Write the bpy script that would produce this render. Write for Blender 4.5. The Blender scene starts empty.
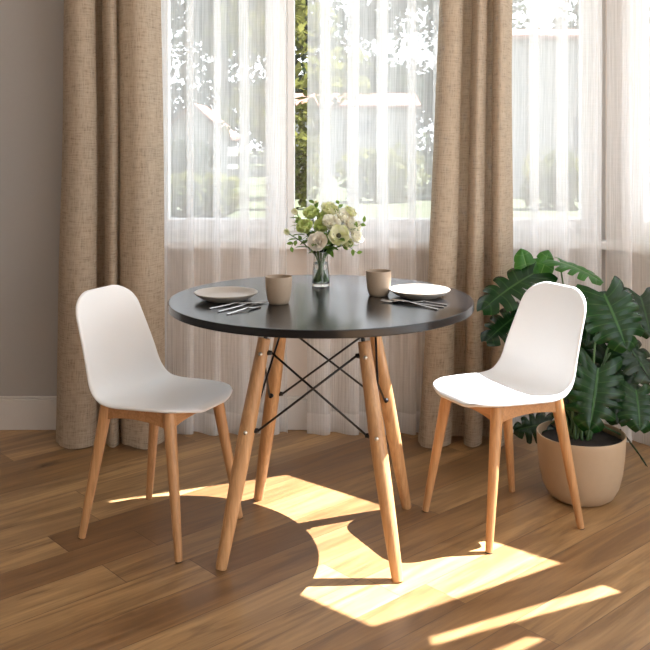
import bpy, bmesh, math, random
from mathutils import Vector, Matrix, noise
random.seed(7)
S = bpy.context.scene
COL = S.collection
PI = math.pi

# ------------------------------------------------------------------ camera numbers
F, CX, HY, CH = 910.0, 325.0, 135.0, 1.195      # focal length (px of a 650 frame), centre column, horizon row, eye height
def at(px, py, d):                               # a point of the place, d metres into the room
    return Vector(((px - CX) * d / F, d, CH - (py - HY) * d / F))

# ------------------------------------------------------------------ scene helpers
def tag(o, label=None, cat=None, group=None, kind=None):
    if label: o['label'] = label
    if cat: o['category'] = cat
    if group: o['group'] = group
    if kind: o['kind'] = kind
    return o
def thing(name, label, cat, loc=(0, 0, 0), rz=0.0, group=None, kind=None):
    o = bpy.data.objects.new(name, None); COL.objects.link(o)
    o.empty_display_size = .05
    o.location = loc; o.rotation_euler = (0, 0, rz)
    return tag(o, label, cat, group, kind)
def obj(name, bm, mat, parent=None, smooth=True, world=False):
    if world and parent is not None:
        bmesh.ops.translate(bm, verts=bm.verts, vec=-parent.location)
    me = bpy.data.meshes.new(name)
    bmesh.ops.recalc_face_normals(bm, faces=bm.faces)
    bm.to_mesh(me); bm.free()
    if mat: me.materials.append(mat)
    if smooth:
        for p in me.polygons: p.use_smooth = True
    o = bpy.data.objects.new(name, me); COL.objects.link(o)
    if parent is not None: o.parent = parent
    return o
def dup(root, loc, rz):
    r = root.copy(); COL.objects.link(r); r.location = loc; r.rotation_euler = (0, 0, rz)
    for ch in list(root.children):
        c = ch.copy(); COL.objects.link(c); c.parent = r
        for g in list(ch.children):
            d = g.copy(); COL.objects.link(d); d.parent = c
    return r
def NB(): return bmesh.new()
def bx(bm, x0, x1, y0, y1, z0, z1, M=None):
    vs = [bm.verts.new(Vector(p)) for p in ((x0,y0,z0),(x1,y0,z0),(x1,y1,z0),(x0,y1,z0),(x0,y0,z1),(x1,y0,z1),(x1,y1,z1),(x0,y1,z1))]
    if M:
        for v in vs: v.co = M @ v.co
    for f in ((0,3,2,1),(4,5,6,7),(0,1,5,4),(1,2,6,5),(2,3,7,6),(3,0,4,7)):
        bm.faces.new([vs[i] for i in f])
    return bm
def grid(bm, rows, closed=False, uvs=None):
    vv = [[bm.verts.new(p) for p in r] for r in rows]
    uvl = bm.loops.layers.uv.verify() if uvs else None
    for i in range(len(vv) - 1):
        n = len(vv[i]); m = n if closed else n - 1
        for j in range(m):
            k = (j + 1) % n
            f = bm.faces.new((vv[i][j], vv[i][k], vv[i+1][k], vv[i+1][j]))
            if uvs:
                for l, (a, b) in zip(f.loops, ((i,j),(i,k),(i+1,k),(i+1,j))): l[uvl].uv = uvs[a][b]
    return vv
def tube(bm, pts, rad, seg=12, caps=True, flat=1.0):
    pts = [Vector(p) for p in pts]
    if not hasattr(rad, '__len__'): rad = [rad] * len(pts)
    t0 = (pts[1] - pts[0]).normalized()
    up = Vector((0, 0, 1)) if abs(t0.z) < .9 else Vector((1, 0, 0))
    n = t0.cross(up).normalized(); rows = []
    for i, p in enumerate(pts):
        t = (pts[min(i+1, len(pts)-1)] - pts[max(i-1, 0)]).normalized()
        n = (n - t * n.dot(t)).normalized(); b = t.cross(n)
        rows.append([p + (n * math.cos(a) + b * math.sin(a) * flat) * rad[i] for a in [2*PI*k/seg for k in range(seg)]])
    vv = grid(bm, rows, True)
    if caps:
        bm.faces.new(list(reversed(vv[0]))); bm.faces.new(vv[-1])
    return bm
def lathe(bm, prof, seg=48, c=(0, 0, 0), capb=True, capt=False):
    c = Vector(c)
    rows = [[c + Vector((r*math.cos(2*PI*k/seg), r*math.sin(2*PI*k/seg), z)) for k in range(seg)] for r, z in prof]
    vv = grid(bm, rows, True)
    if capb: bm.faces.new(list(reversed(vv[0])))
    if capt: bm.faces.new(vv[-1])
    return bm
def crom(P, n):
    P = [Vector(p) for p in P]; out = []
    for i in range(len(P) - 1):
        a, b, c, d = P[max(i-1, 0)], P[i], P[i+1], P[min(i+2, len(P)-1)]
        for k in range(n):
            t = k / n
            out.append(.5*((2*b) + (c-a)*t + (2*a-5*b+4*c-d)*t*t + (3*b-a-3*c+d)*t**3))
    out.append(P[-1]); return out
def bevel(o, w, seg=2, ang=35):
    m = o.modifiers.new('bevel', 'BEVEL'); m.width = w; m.segments = seg; m.limit_method = 'ANGLE'; m.angle_limit = math.radians(ang); return o
def autosmooth(o, ang=40):
    me = o.data
    me.set_sharp_from_angle(angle=math.radians(ang)); return o

# ------------------------------------------------------------------ material helpers
class MT:
    def __init__(s, name):
        s.m = bpy.data.materials.new(name); s.m.use_nodes = True
        s.t = s.m.node_tree; s.t.nodes.clear(); s.out = s.n('ShaderNodeOutputMaterial')
    def n(s, typ, ins=None, **kw):
        d = s.t.nodes.new(typ)
        for k, v in kw.items(): setattr(d, k, v)
        for k, v in (ins or {}).items():
            if isinstance(v, bpy.types.NodeSocket): s.t.links.new(v, d.inputs[k])
            else: d.inputs[k].default_value = v
        return d
    def math(s, op, a, b=0.0, c=0.0):
        d = s.n('ShaderNodeMath', {0: a, 1: b, 2: c}, operation=op); return d.outputs[0]
    def mix(s, f, a, b, mode='MIX'):
        d = s.n('ShaderNodeMix', data_type='RGBA', blend_type=mode)
        for k, v in ((0, f), (6, a), (7, b)):
            if isinstance(v, bpy.types.NodeSocket): s.t.links.new(v, d.inputs[k])
            else: d.inputs[k].default_value = v if k == 0 else (tuple(v) + (1,))[:4]
        return d.outputs[2]
    def ramp(s, f, stops):
        d = s.n('ShaderNodeValToRGB', {0: f}); e = d.color_ramp.elements
        while len(e) < len(stops): e.new(.5)
        for q, (p, c) in zip(e, stops):
            q.position = p; q.color = (c, c, c, 1) if not hasattr(c, '__len__') else tuple(c) + (1,)
        return d.outputs[0]
    def coord(s, which='Object', scale=(1,1,1), rot=(0,0,0), loc=(0,0,0)):
        c = s.n('ShaderNodeTexCoord'); m = s.n('ShaderNodeMapping', {0: c.outputs[which], 'Location': loc, 'Rotation': rot, 'Scale': scale}); return m.outputs[0]
    def noise(s, v, scale, detail=3.0, rough=.5, dist=0.0, out=0):
        d = s.n('ShaderNodeTexNoise', {'Scale': scale, 'Detail': detail, 'Roughness': rough, 'Distortion': dist})
        if v is not None: s.t.links.new(v, d.inputs['Vector'])
        return d.outputs[out]
    def bump(s, h, strength=.2, dist=.002):
        return s.n('ShaderNodeBump', {'Height': h, 'Strength': strength, 'Distance': dist}).outputs[0]
    def pbr(s, col, rough=.5, normal=None, **kw):
        p = s.n('ShaderNodeBsdfPrincipled')
        def put(k, v):
            if isinstance(v, bpy.types.NodeSocket): s.t.links.new(v, p.inputs[k])
            else: p.inputs[k].default_value = v
        put('Base Color', col if isinstance(col, bpy.types.NodeSocket) else tuple(col) + (1,))
        put('Roughness', rough)
        if normal is not None: put('Normal', normal)
        for k, v in kw.items(): put(k.replace('_', ' '), v)
        return p
    def done(s, sh):
        s.t.links.new(sh.outputs[0] if hasattr(sh, 'outputs') else sh, s.out.inputs[0]); return s.m

def plain(name, col, rough=.5, nscale=40, var=.06, bump=.05, **kw):
    m = MT(name); v = m.coord()
    n = m.noise(v, nscale, 3)
    c = m.mix(n, [x*(1-var) for x in col], [min(1, x*(1+var)) for x in col])
    return m.done(m.pbr(c, rough, m.bump(n, bump, .001), **kw))

def mat_floor():
    m = MT('oak_planks'); W, L = .135, 1.45
    v = m.coord('Object', rot=(0, 0, math.radians(-42)))
    s = m.n('ShaderNodeSeparateXYZ', {0: v}); u, w = s.outputs[0], s.outputs[1]
    wr = m.math('DIVIDE', w, W); row = m.math('FLOOR', wr); fw = m.math('FRACT', wr)
    off = m.n('ShaderNodeTexWhiteNoise', {'W': row}, noise_dimensions='1D').outputs[0]
    ul = m.math('ADD', m.math('DIVIDE', u, L), m.math('MULTIPLY', off, 7.3)); cel = m.math('FLOOR', ul); fu = m.math('FRACT', ul)
    idv = m.n('ShaderNodeCombineXYZ', {0: row, 1: cel}).outputs[0]
    wn = m.n('ShaderNodeTexWhiteNoise', {'Vector': idv}, noise_dimensions='3D')
    rid = wn.outputs[0]
    # grain, shifted plank by plank
    gx = m.n('ShaderNodeCombineXYZ', {0: m.math('ADD', u, m.math('MULTIPLY', rid, 37.0)), 1: w, 2: m.math('MULTIPLY', rid, 11.0)}).outputs[0]
    def st(a, b): return m.n('ShaderNodeMapping', {0: gx, 'Scale': (a, b, 1)}).outputs[0]
    g1 = m.noise(st(1.1, 11), 1.6, 5, .6, .9)
    g2 = m.noise(st(4, 120), 1.0, 4, .6, .2)
    g3 = m.noise(st(2.2, 24), 1.0, 4, .55, 1.4)
    base = m.ramp(rid, [(0, (.205,.105,.042)), (.2, (.30,.172,.072)), (.5, (.38,.230,.100)), (.78, (.435,.275,.128)), (1, (.345,.21,.10))])
    c = m.mix(m.ramp(g1, [(.36, 0.0), (.66, 1.0)]), m.mix(1, base, (.62,.56,.52), 'MULTIPLY'), m.mix(1, base, (1.22,1.2,1.17), 'MULTIPLY'))
    c = m.mix(m.ramp(g3, [(.30, .62), (.46, 0.0)]), c, (.13,.066,.03))
    c = m.mix(m.ramp(g2, [(.35, .3), (.6, 0.0)]), c, (.20,.11,.05))
    # knots
    vo = m.n('ShaderNodeTexVoronoi', {'Vector': st(1.5, 6.5), 'Scale': 1.0, 'Randomness': 1.0})
    kn = m.ramp(m.math('ADD', vo.outputs[0], m.math('MULTIPLY', m.noise(st(9, 40), 1.0, 3), .12)), [(.10, 1.0), (.17, 0.0)])
    keep = m.ramp(m.n('ShaderNodeSeparateColor', {0: vo.outputs[1]}).outputs[0], [(.62, 0.0), (.66, 1.0)])
    c = m.mix(m.math('MULTIPLY', kn, m.math('MULTIPLY', keep, .85)), c, (.055,.026,.012))
    # seams
    e = m.math('MINIMUM', m.math('MULTIPLY', m.math('MINIMUM', fw, m.math('SUBTRACT', 1.0, fw)), W), m.math('MULTIPLY', m.math('MINIMUM', fu, m.math('SUBTRACT', 1.0, fu)), L))
    sm = m.ramp(m.math('MULTIPLY', e, 100.0), [(.06, 1.0), (.17, 0.0)])
    c = m.mix(m.math('MULTIPLY', sm, .7), c, (.08,.04,.02))
    h = m.math('SUBTRACT', m.math('MULTIPLY', g2, .3), sm)
    r = m.ramp(g1, [(.3, .30), (.7, .40)])
    return m.done(m.pbr(c, r, m.bump(h, .18, .0015), Specular_IOR_Level=.6))

def mat_wood(name, a, b, axis=2):
    m = MT(name); sc = [42, 42, 42]; sc[axis] = 2.2
    oi = m.n('ShaderNodeObjectInfo')
    v = m.n('ShaderNodeVectorMath', {0: m.coord('Object', scale=sc), 1: m.n('ShaderNodeCombineXYZ', {0: m.math('MULTIPLY', oi.outputs['Random'], 50)}).outputs[0]}, operation='ADD').outputs[0]
    n = m.noise(v, 1.0, 5, .6, 1.2); n2 = m.noise(v, 4.0, 3)
    c = m.mix(m.ramp(n, [(.32, 0.0), (.68, 1.0)]), a, b)
    c = m.mix(m.ramp(n2, [(.38, .28), (.55, 0.0)]), c, [x*.55 for x in a])
    return m.done(m.pbr(c, .42, m.bump(n2, .08, .001)))

def mat_linen():
    m = MT('tan_linen')
    uv = m.n('ShaderNodeTexCoord').outputs['UV']
    def st(a, b): return m.n('ShaderNodeMapping', {0: uv, 'Scale': (a, b, 1)}).outputs[0]
    warp = m.noise(st(210, 20), 1.0, 4, .65); weft = m.noise(st(18, 200), 1.0, 4, .65)
    big = m.noise(st(3, 3), 1.0, 2)
    wv = m.math('MULTIPLY', m.math('ADD', warp, weft), .5)
    t = m.ramp(wv, [(.30, 0.0), (.60, 1.0)])
    c = m.mix(t, (.34,.27,.195), (.545,.455,.35))
    c = m.mix(m.math('MULTIPLY', big, .25), c, (.38,.305,.23))
    nrm = m.bump(wv, .35, .002)
    d = m.n('ShaderNodeBsdfDiffuse', {0: c, 'Normal': nrm})
    tr = m.n('ShaderNodeBsdfTranslucent', {0: m.mix(1, c, (1.0,.84,.69), 'MULTIPLY')})
    mx = m.n('ShaderNodeMixShader', {0: .20, 1: d.outputs[0], 2: tr.outputs[0]})
    hole = m.ramp(wv, [(.38, .30), (.465, 0.0)])
    tp = m.n('ShaderNodeBsdfTransparent')
    return m.done(m.n('ShaderNodeMixShader', {0: hole, 1: mx.outputs[0], 2: tp.outputs[0]}))

def mat_sheer(name, dens):
    m = MT(name)
    uv = m.n('ShaderNodeTexCoord').outputs['UV']
    s = m.n('ShaderNodeSeparateXYZ', {0: uv})
    def st(a, b): return m.n('ShaderNodeMapping', {0: uv, 'Scale': (a, b, 1)}).outputs[0]
    thr = m.noise(st(420, 7), 1.0, 3, .65); th2 = m.noise(st(110, 1.6), 1.0, 2, .6); wf = m.noise(st(9, 300), 1.0, 2, .6)
    a = m.math('ADD', m.math('MULTIPLY', m.math('SUBTRACT', thr, .5), .42), m.math('MULTIPLY', m.math('SUBTRACT', th2, .5), .4))
    a = m.math('ADD', m.math('ADD', a, m.math('MULTIPLY', m.math('SUBTRACT', wf, .5), .10)), dens)
    hem = m.ramp(s.outputs[1], [(.085, .22), (.09, 0.0)])
    a = m.n('ShaderNodeClamp', {0: m.math('ADD', a, hem), 1: .08, 2: .97}).outputs[0]
    col = (.93,.935,.94,1)
    d = m.n('ShaderNodeBsdfDiffuse', {0: col}); tr = m.n('ShaderNodeBsdfTranslucent', {0: col})
    mx = m.n('ShaderNodeMixShader', {0: .56, 1: d.outputs[0], 2: tr.outputs[0]})
    tp = m.n('ShaderNodeBsdfTransparent')
    return m.done(m.n('ShaderNodeMixShader', {0: a, 1: tp.outputs[0], 2: mx.outputs[0]}))

def mat_glass_pane():
    m = MT('window_glass')
    fc = m.n('ShaderNodeLayerWeight').outputs['Facing']
    fr = m.n('ShaderNodeMath', {0: m.math('POWER', fc, 5.0), 1: .9, 2: .04}, operation='MULTIPLY_ADD')
    g = m.n('ShaderNodeBsdfGlossy', {0: (1,1,1,1), 'Roughness': .02}); t = m.n('ShaderNodeBsdfTransparent', {0: (.975,.98,.985,1)})
    return m.done(m.n('ShaderNodeMixShader', {0: fr.outputs[0], 1: t.outputs[0], 2: g.outputs[0]}))

def mat_leaf(name, a, b, vein, rough=.28, trans=.25):
    m = MT(name); uv = m.n('ShaderNodeTexCoord').outputs['UV']
    s = m.n('ShaderNodeSeparateXYZ', {0: uv})
    x = m.math('ABSOLUTE', s.outputs[0])
    n = m.noise(m.coord('Object'), 14, 3)
    c = m.mix(n, a, b)
    mid = m.ramp(x, [(.02, 1.0), (.055, 0.0)])
    rib = m.ramp(m.math('ABSOLUTE', m.math('SUBTRACT', m.math('FRACT', m.math('MULTIPLY', s.outputs[1], 6.0)), .5)), [(.0, .55), (.06, 0.0)])
    c = m.mix(m.math('MAXIMUM', mid, rib), c, vein)
    p = m.pbr(c, rough, m.bump(m.math('ADD', mid, m.math('MULTIPLY', n, .4)), .3, .004), Specular_IOR_Level=.42)
    tr = m.n('ShaderNodeBsdfTranslucent', {0: m.mix(1, c, (1.8,2.0,.7), 'MULTIPLY')})
    return m.done(m.n('ShaderNodeMixShader', {0: trans, 1: p.outputs[0], 2: tr.outputs[0]}))

def mat_petal(name, col, inner):
    m = MT(name); n = m.noise(m.coord('Object'), 55, 2)
    c = m.mix(m.ramp(n, [(.3, 0.0), (.7, 1.0)]), inner, col)
    p = m.pbr(c, .55); tr = m.n('ShaderNodeBsdfTranslucent', {0: c})
    return m.done(m.n('ShaderNodeMixShader', {0: .42, 1: p.outputs[0], 2: tr.outputs[0]}))

M = {}
M['floor'] = mat_floor()
M['wood'] = mat_wood('beech_wood', (.45,.225,.09), (.58,.32,.145))
M['wood_h'] = mat_wood('beech_rail_wood', (.42,.205,.08), (.54,.29,.13), axis=1)
M['oak'] = mat_wood('oak_table_wood', (.44,.225,.09), (.62,.36,.17))
M['wall'] = plain('grey_paint', (.375,.358,.335), .75, 60, .02, .05)
M['wallw'] = plain('pale_warm_wall', (.62,.57,.52), .75, 60, .02, .05)  # paler, slightly warmer base colour than the grey walls
M['room'] = plain('room_paint', (.60,.59,.57), .8, 60, .02, .05)
M['trim'] = plain('trim_paint', (.60,.575,.545), .45, 30, .02, .03)
M['pvc'] = plain('white_frame_paint', (.86,.86,.85), .35, 30, .01, .02)
M['linen'] = mat_linen()
M['sheer'] = mat_sheer('sheer_voile', .50)
M['pane'] = mat_glass_pane()
M['shell'] = plain('white_shell_plastic', (.81,.815,.81), .38, 250, .015, .04)
M['black_top'] = plain('black_tabletop_laminate', (.008,.008,.009), .19, 120, .15, .02, Specular_IOR_Level=.42)
M['steel'] = plain('black_steel', (.012,.011,.011), .38, 90, .1, .03, Metallic=.3)
M['zinc'] = plain('zinc_screw', (.62,.58,.50), .3, 90, .05, .03, Metallic=.9)
M['silver'] = plain('cutlery_steel', (.55,.54,.53), .22, 90, .04, .02, Metallic=1.0)
M['plate'] = plain('stoneware_glaze', (.42,.37,.315), .35, 160, .05, .03)
M['cup'] = plain('cup_stoneware', (.37,.285,.205), .5, 160, .07, .06)
M['pot'] = plain('beige_planter', (.43,.315,.205), .6, 50, .04, .05)
M['soil'] = plain('potting_soil', (.018,.012,.009), .95, 70, .5, .8)
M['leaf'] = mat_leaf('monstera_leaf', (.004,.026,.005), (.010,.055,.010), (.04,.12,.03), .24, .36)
M['leaf_l'] = mat_leaf('monstera_pale_leaf', (.03,.12,.018), (.05,.17,.03), (.12,.24,.08), .32, .35)  # paler green, also stands in for backlight on the upper lobes
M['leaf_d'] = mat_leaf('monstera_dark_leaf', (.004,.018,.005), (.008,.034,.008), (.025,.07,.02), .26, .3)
M['stalk'] = plain('green_stalk', (.05,.11,.03), .45, 40, .15, .05)
M['stem'] = plain('flower_stem', (.10,.19,.05), .5, 40, .2, .05)
M['fleaf'] = mat_leaf('bouquet_leaf', (.07,.15,.03), (.16,.25,.06), (.24,.34,.12), .45, .35)
M['pw'] = mat_petal('white_petal', (.94,.93,.87), (.90,.88,.74))
M['pb'] = mat_petal('blush_petal', (.94,.91,.84), (.90,.84,.74))
M['pg'] = mat_petal('green_petal', (.74,.80,.42), (.60,.70,.26))
M['pc'] = mat_petal('cream_petal', (.87,.86,.68), (.72,.75,.42))
M['eye'] = plain('flower_centre', (.05,.045,.02), .8, 200, .3, .3)
def mat_vase():
    m = MT('clear_glass')
    return m.done(m.pbr((.97,.99,.98), .01, IOR=1.45, Transmission_Weight=1.0))
M['vase'] = mat_vase()
def mat_water():
    m = MT('vase_water')
    return m.done(m.pbr((.93,.96,.92), .0, IOR=1.33, Transmission_Weight=1.0))
M['water'] = mat_water()

# ------------------------------------------------------------------ the room
CXn, CYn = 1.14, 3.70                              # inner corner where the bay starts
U = Vector((.743, -.669, 0)); N = Vector((.669, .743, 0))
def BM_(t0):                                       # frame on the bay wall: x along it, y outward
    return Matrix(((U.x, N.x, 0, CXn), (U.y, N.y, 0, CYn), (0, 0, 1, 0), (0, 0, 0, 1)))
BAY = BM_(0); BL = 2.2
BE = BAY @ Vector((BL, 0, 0))
XL, YR, ZC = -2.3, -2.2, 3.3
def struct(name, bm, mat, smooth=False, label=None, cat=None):
    o = obj(name, bm, mat, None, smooth); return tag(o, label, cat, None, 'structure')

bm = NB()
outl = [(XL-.2, YR-.2), (BE.x+.2, YR-.2), (BE.x+.2, BE.y), (CXn+.14, CYn+.15), (XL-.2, CYn+.15)]
for z, zz in ((-.12, 0.0),):
    lo = [bm.verts.new((x, y, z)) for x, y in outl]; hi = [bm.verts.new((x, y, zz)) for x, y in outl]
    bm.faces.new(hi); bm.faces.new(list(reversed(lo)))
    for i in range(5): bm.faces.new((lo[i], lo[(i+1)%5], hi[(i+1)%5], hi[i]))
struct('floor', bm, M['floor'], label='diagonal oak plank floor with sunlit patches', cat='floor')
bm = NB()
for z, zz in ((ZC, ZC+.1),):
    lo = [bm.verts.new((x, y, z)) for x, y in outl]; hi = [bm.verts.new((x, y, zz)) for x, y in outl]
    bm.faces.new(hi); bm.faces.new(list(reversed(lo)))
    for i in range(5): bm.faces.new((lo[i], lo[(i+1)%5], hi[(i+1)%5], hi[i]))
struct('ceiling', bm, plain('white_ceiling_paint', (.88,.88,.87), .8, 60, .02, .03))
# added unseen slab beyond the back wall, keeps the high sun off its windows
bm = NB()
ov = [(XL-.2, 3.86), (XL-.2, 4.34), (2.4, 4.34), (2.4, 4.22), (1.30, 3.86)]
lo = [bm.verts.new((x, y, ZC)) for x, y in ov]; hi = [bm.verts.new((x, y, ZC+.1)) for x, y in ov]
bm.faces.new(hi); bm.faces.new(list(reversed(lo)))
for i in range(len(ov)): bm.faces.new((lo[i], lo[(i+1)%len(ov)], hi[(i+1)%len(ov)], hi[i]))
struct('added_sun_shade', bm, M['room'])

WX0, WX1, SZ, HZ = -.72, 1.10, .735, 2.62          # back window opening
bm = NB()
bx(bm, XL, WX0, CYn, CYn+.14, 0, ZC); bx(bm, WX0, WX1, CYn, CYn+.14, HZ, ZC); bx(bm, WX1, CXn+.01, CYn, CYn+.14, 0, ZC)
struct('wall_back', bm, M['wall'], label='grey back wall behind the curtains', cat='wall')
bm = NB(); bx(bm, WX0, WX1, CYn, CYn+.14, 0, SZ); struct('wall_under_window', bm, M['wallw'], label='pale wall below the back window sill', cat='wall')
bm = NB()
TH = .06
LT0, LT1, LZ1 = .10, 2.05, 1.90                    # low bay window
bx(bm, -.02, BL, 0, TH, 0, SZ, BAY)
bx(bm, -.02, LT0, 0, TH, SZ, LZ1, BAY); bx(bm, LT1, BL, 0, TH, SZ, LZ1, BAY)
ZA, ZB = 2.075, 3.06
ZW = LZ1
lights = [((.118, 2.085), (1.132, 2.016), (1.305, 3.06), (.175, 3.10)), ((1.289, 2.083), (1.35, 2.085), (1.442, 3.01), (1.398, 2.96)), ((1.475, 2.68), (1.50, 2.64), (1.58, 3.0), (1.535, 3.0))]  # outlines of the added openings, traced back from the sun patches
def holed(bm, loops, y0, y1, Mx):                   # upright slab with openings
    e, vsl = [], []
    for lp in loops:
        vv = [bm.verts.new((x, y0, z)) for x, z in lp]; vsl.append(vv)
        for i in range(len(vv)): e.append(bm.edges.new((vv[i], vv[(i+1) % len(vv)])))
    bmesh.ops.triangle_fill(bm, use_beauty=True, use_dissolve=False, edges=e)
    g = bmesh.ops.extrude_face_region(bm, geom=[f for f in bm.faces if all(abs(v.co.y-y0) < 1e-6 for v in f.verts)] )
    nv = [v for v in g['geom'] if isinstance(v, bmesh.types.BMVert)]
    bmesh.ops.translate(bm, verts=nv, vec=(0, y1-y0, 0))
    bmesh.ops.transform(bm, matrix=Mx, verts=[v for l in vsl for v in l] + nv)
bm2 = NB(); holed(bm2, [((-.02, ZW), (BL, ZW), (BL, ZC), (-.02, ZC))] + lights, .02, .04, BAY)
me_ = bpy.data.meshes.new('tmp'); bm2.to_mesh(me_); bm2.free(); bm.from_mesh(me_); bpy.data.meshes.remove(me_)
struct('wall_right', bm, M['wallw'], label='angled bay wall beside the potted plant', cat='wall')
# side wall beside the camera, with a wide opening added for daylight fill
bm = NB(); bx(bm, BE.x, BE.x+.12, YR, -2.1, 0, ZC); bx(bm, BE.x, BE.x+.12, 2.0, BE.y+.02, 0, ZC); bx(bm, BE.x, BE.x+.12, -2.1, 2.0, 0, .06); bx(bm, BE.x, BE.x+.12, -2.1, 2.0, 3.1, ZC)
struct('wall_side', bm, M['room'])
bm = NB(); bx(bm, XL-.12, XL, YR, CYn+.14, 0, ZC); struct('wall_left', bm, M['wall'])
bm = NB()                                          # rear wall
bx(bm, XL, BE.x, YR-.12, YR, 0, ZC)
struct('wall_rear', bm, M['room'])

# baseboards
bm = NB(); bx(bm, XL, CXn, CYn-.018, CYn, 0, .125); bx(bm, XL, CXn, CYn-.013, CYn, .125, .135)
o = struct('baseboard_back', bm, M['trim'], label='pale painted baseboard along the back wall', cat='baseboard'); bevel(o, .004)
bm = NB(); bx(bm, .0, BL, -.018, 0, 0, .13, BAY)
struct('baseboard_right', bm, M['trim'])

# window 1: back window (mullions, sashes, panes, sill)
w1 = thing('window_1', 'white framed back window of three casements behind sheer curtains', 'window', (.19, CYn+.05, SZ), kind='structure')
FY0, FY1 = 3.745, 3.80
bm = NB()
bx(bm, WX0, WX1, FY0, FY1, SZ+.035, .80); bx(bm, WX0, WX1, FY0, FY1, HZ-.06, HZ)
def rails(*xs):
    for a, b in xs: bx(bm, a, b, FY0, FY1, .80, HZ-.06)
rails((WX0, -.672), (-.215, -.155), (.53, .66), (1.085, WX1))
bevel(obj('window_frame', bm, M['pvc'], w1, False, True), .004)
glz = []
for a, b in ((-.672, -.215), (-.155, .53), (.66, 1.085)):
    bm = NB(); r = .03; z0, z1 = .80, HZ-.06
    y0, y1 = FY0-.012, FY1-.012
    bx(bm, a, a+r, y0, y1, z0, z1); bx(bm, b-r, b, y0, y1, z0, z1); bx(bm, a+r, b-r, y0, y1, z0, z0+.05); bx(bm, a+r, b-r, y0, y1, z1-.05, z1)
    sh = bevel(obj('sash', bm, M['pvc'], w1, False, True), .004)
    bm = NB(); bx(bm, a+r, b-r, FY0+.012, FY0+.018, z0+.05, z1-.05)
    g = obj('pane', bm, M['pane'], w1, False, True)
bm = NB(); hp = Vector((-.19, FY0, 1.42))
bx(bm, hp.x-.012, hp.x+.012, FY0-.018, FY0, 1.38, 1.45); bx(bm, hp.x-.009, hp.x+.009, FY0-.045, FY0-.03, 1.29, 1.43); bx(bm, hp.x-.008, hp.x+.008, FY0-.04, FY0-.01, 1.41, 1.43)
bevel(obj('window_handle', bm, M['pvc'], w1, False, True), .003)
bm = NB(); bx(bm, WX0-.04, CXn-.005, 3.656, 3.70, SZ, .77); bx(bm, WX0, WX1, 3.70, 3.75, SZ, .77)
bevel(tag(obj('window_sill', bm, M['pvc'], w1, False, True), 'white projecting sill board'), .006)

# window 2: low bay window
w2 = thing('window_2', 'white framed bay window behind the plant and sheer curtain', 'window', BAY @ Vector((1.07, 0, SZ)), kind='structure')
bm = NB()
bx(bm, LT0, LT1, 0, .05, SZ+.035, .855, BAY); bx(bm, LT0, LT1, 0, .05, LZ1-.06, LZ1, BAY)
for a, b in ((LT0, LT0+.06), (1.03, 1.11), (LT1-.06, LT1)): bx(bm, a, b, 0, .05, .855, LZ1-.06, BAY)
bevel(obj('window_frame', bm, M['pvc'], w2, False, True), .004)
for a, b in ((LT0+.06, 1.03), (1.11, LT1-.06)):
    bm = NB(); bx(bm, a, b, .022, .028, .855, LZ1-.06, BAY); obj('pane', bm, M['pane'], w2, False, True)
bm = NB(); bx(bm, -.02, LT1+.05, -.055, .0, SZ, .77, BAY)
bevel(obj('window_sill', bm, M['pvc'], w2, False, True), .006)
# unseen canvas sheet added outside to block direct sun on the low bay window
def mat_canvas():
    m = MT('sun_screen_canvas'); c = (.85,.84,.81,1)
    return m.done(m.n('ShaderNodeMixShader', {0: .45, 1: m.n('ShaderNodeBsdfDiffuse', {0: c}).outputs[0], 2: m.n('ShaderNodeBsdfTranslucent', {0: c}).outputs[0]}))
bm = NB(); a_ = [BAY @ Vector(p) for p in ((-.25, .06, 2.0), (1.9, .06, 2.0), (1.9, 1.0, 1.90), (-.25, 1.0, 1.90))]
lo = [bm.verts.new(p) for p in a_]; hi = [bm.verts.new(p + Vector((0,0,.012))) for p in a_]
bm.faces.new(lo); bm.faces.new(hi)
for i in range(4): bm.faces.new((lo[i], lo[(i+1)%4], hi[(i+1)%4], hi[i]))
struct('added_sun_screen', bm, mat_canvas())
# added openings high in the bay wall, cut to throw the floor's sun patches
w3 = thing('added_sun_openings', 'added high openings in the bay wall that shape the sun patches', 'window', BAY @ Vector((.5, 0, 2.1)), kind='structure')
for lp in lights:
    bm = NB(); bm.faces.new([bm.verts.new(BAY @ Vector((x, .03, z))) for x, z in lp]); obj('pane', bm, M['pane'], w3, False, True)

# ------------------------------------------------------------------ curtains
def curtain(name, label, cat, top, bot, z0, z1, mat, group, n=10, rows=46, M4=None, ease=1.0, thick=0.0, wob=.006):
    T, B = crom([(a, b, 0) for a, b in top], n), crom([(a, b, 0) for a, b in bot], n)
    R, UV = [], []
    for i in range(rows + 1):
        v = i / rows; z = z0 + (z1 - z0) * v; w = v ** ease
        r, uv, acc = [], [], 0.0; last = None
        for j, (a, b) in enumerate(zip(T, B)):
            p = b.lerp(a, w)
            p = Vector((p.x + wob*noise.noise(Vector((p.x*6, z*1.3, 3))), p.y + wob*1.3*noise.noise(Vector((p.x*5, z*1.1, 9))), z))
            if i == 0: p.z += .006*noise.noise(Vector((p.x*14, 0, 5)))
            if last is not None: acc += (p - last).length
            last = p.copy(); r.append(M4 @ p if M4 else p); uv.append((acc, z))
        R.append(r); UV.append(uv)
    mid = R[0][len(R[0])//2].copy()
    bm = NB()
    for r in R:
        for p in r: p -= Vector((mid.x, mid.y, 0))
    grid(bm, R, uvs=UV)
    o = obj(name, bm, mat); o.location = (mid.x, mid.y, 0)
    tag(o, label, cat, group)
    if thick:
        m = o.modifiers.new('thick', 'SOLIDIFY'); m.thickness = thick; m.offset = 0
    return o
TD = 3.525
def cp(lst):
    out = []
    for px, dy in lst:
        y = TD + dy*(1.25 if dy > .025 else 1.55); out.append(((px - CX)*y/F, y))
    return out
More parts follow.
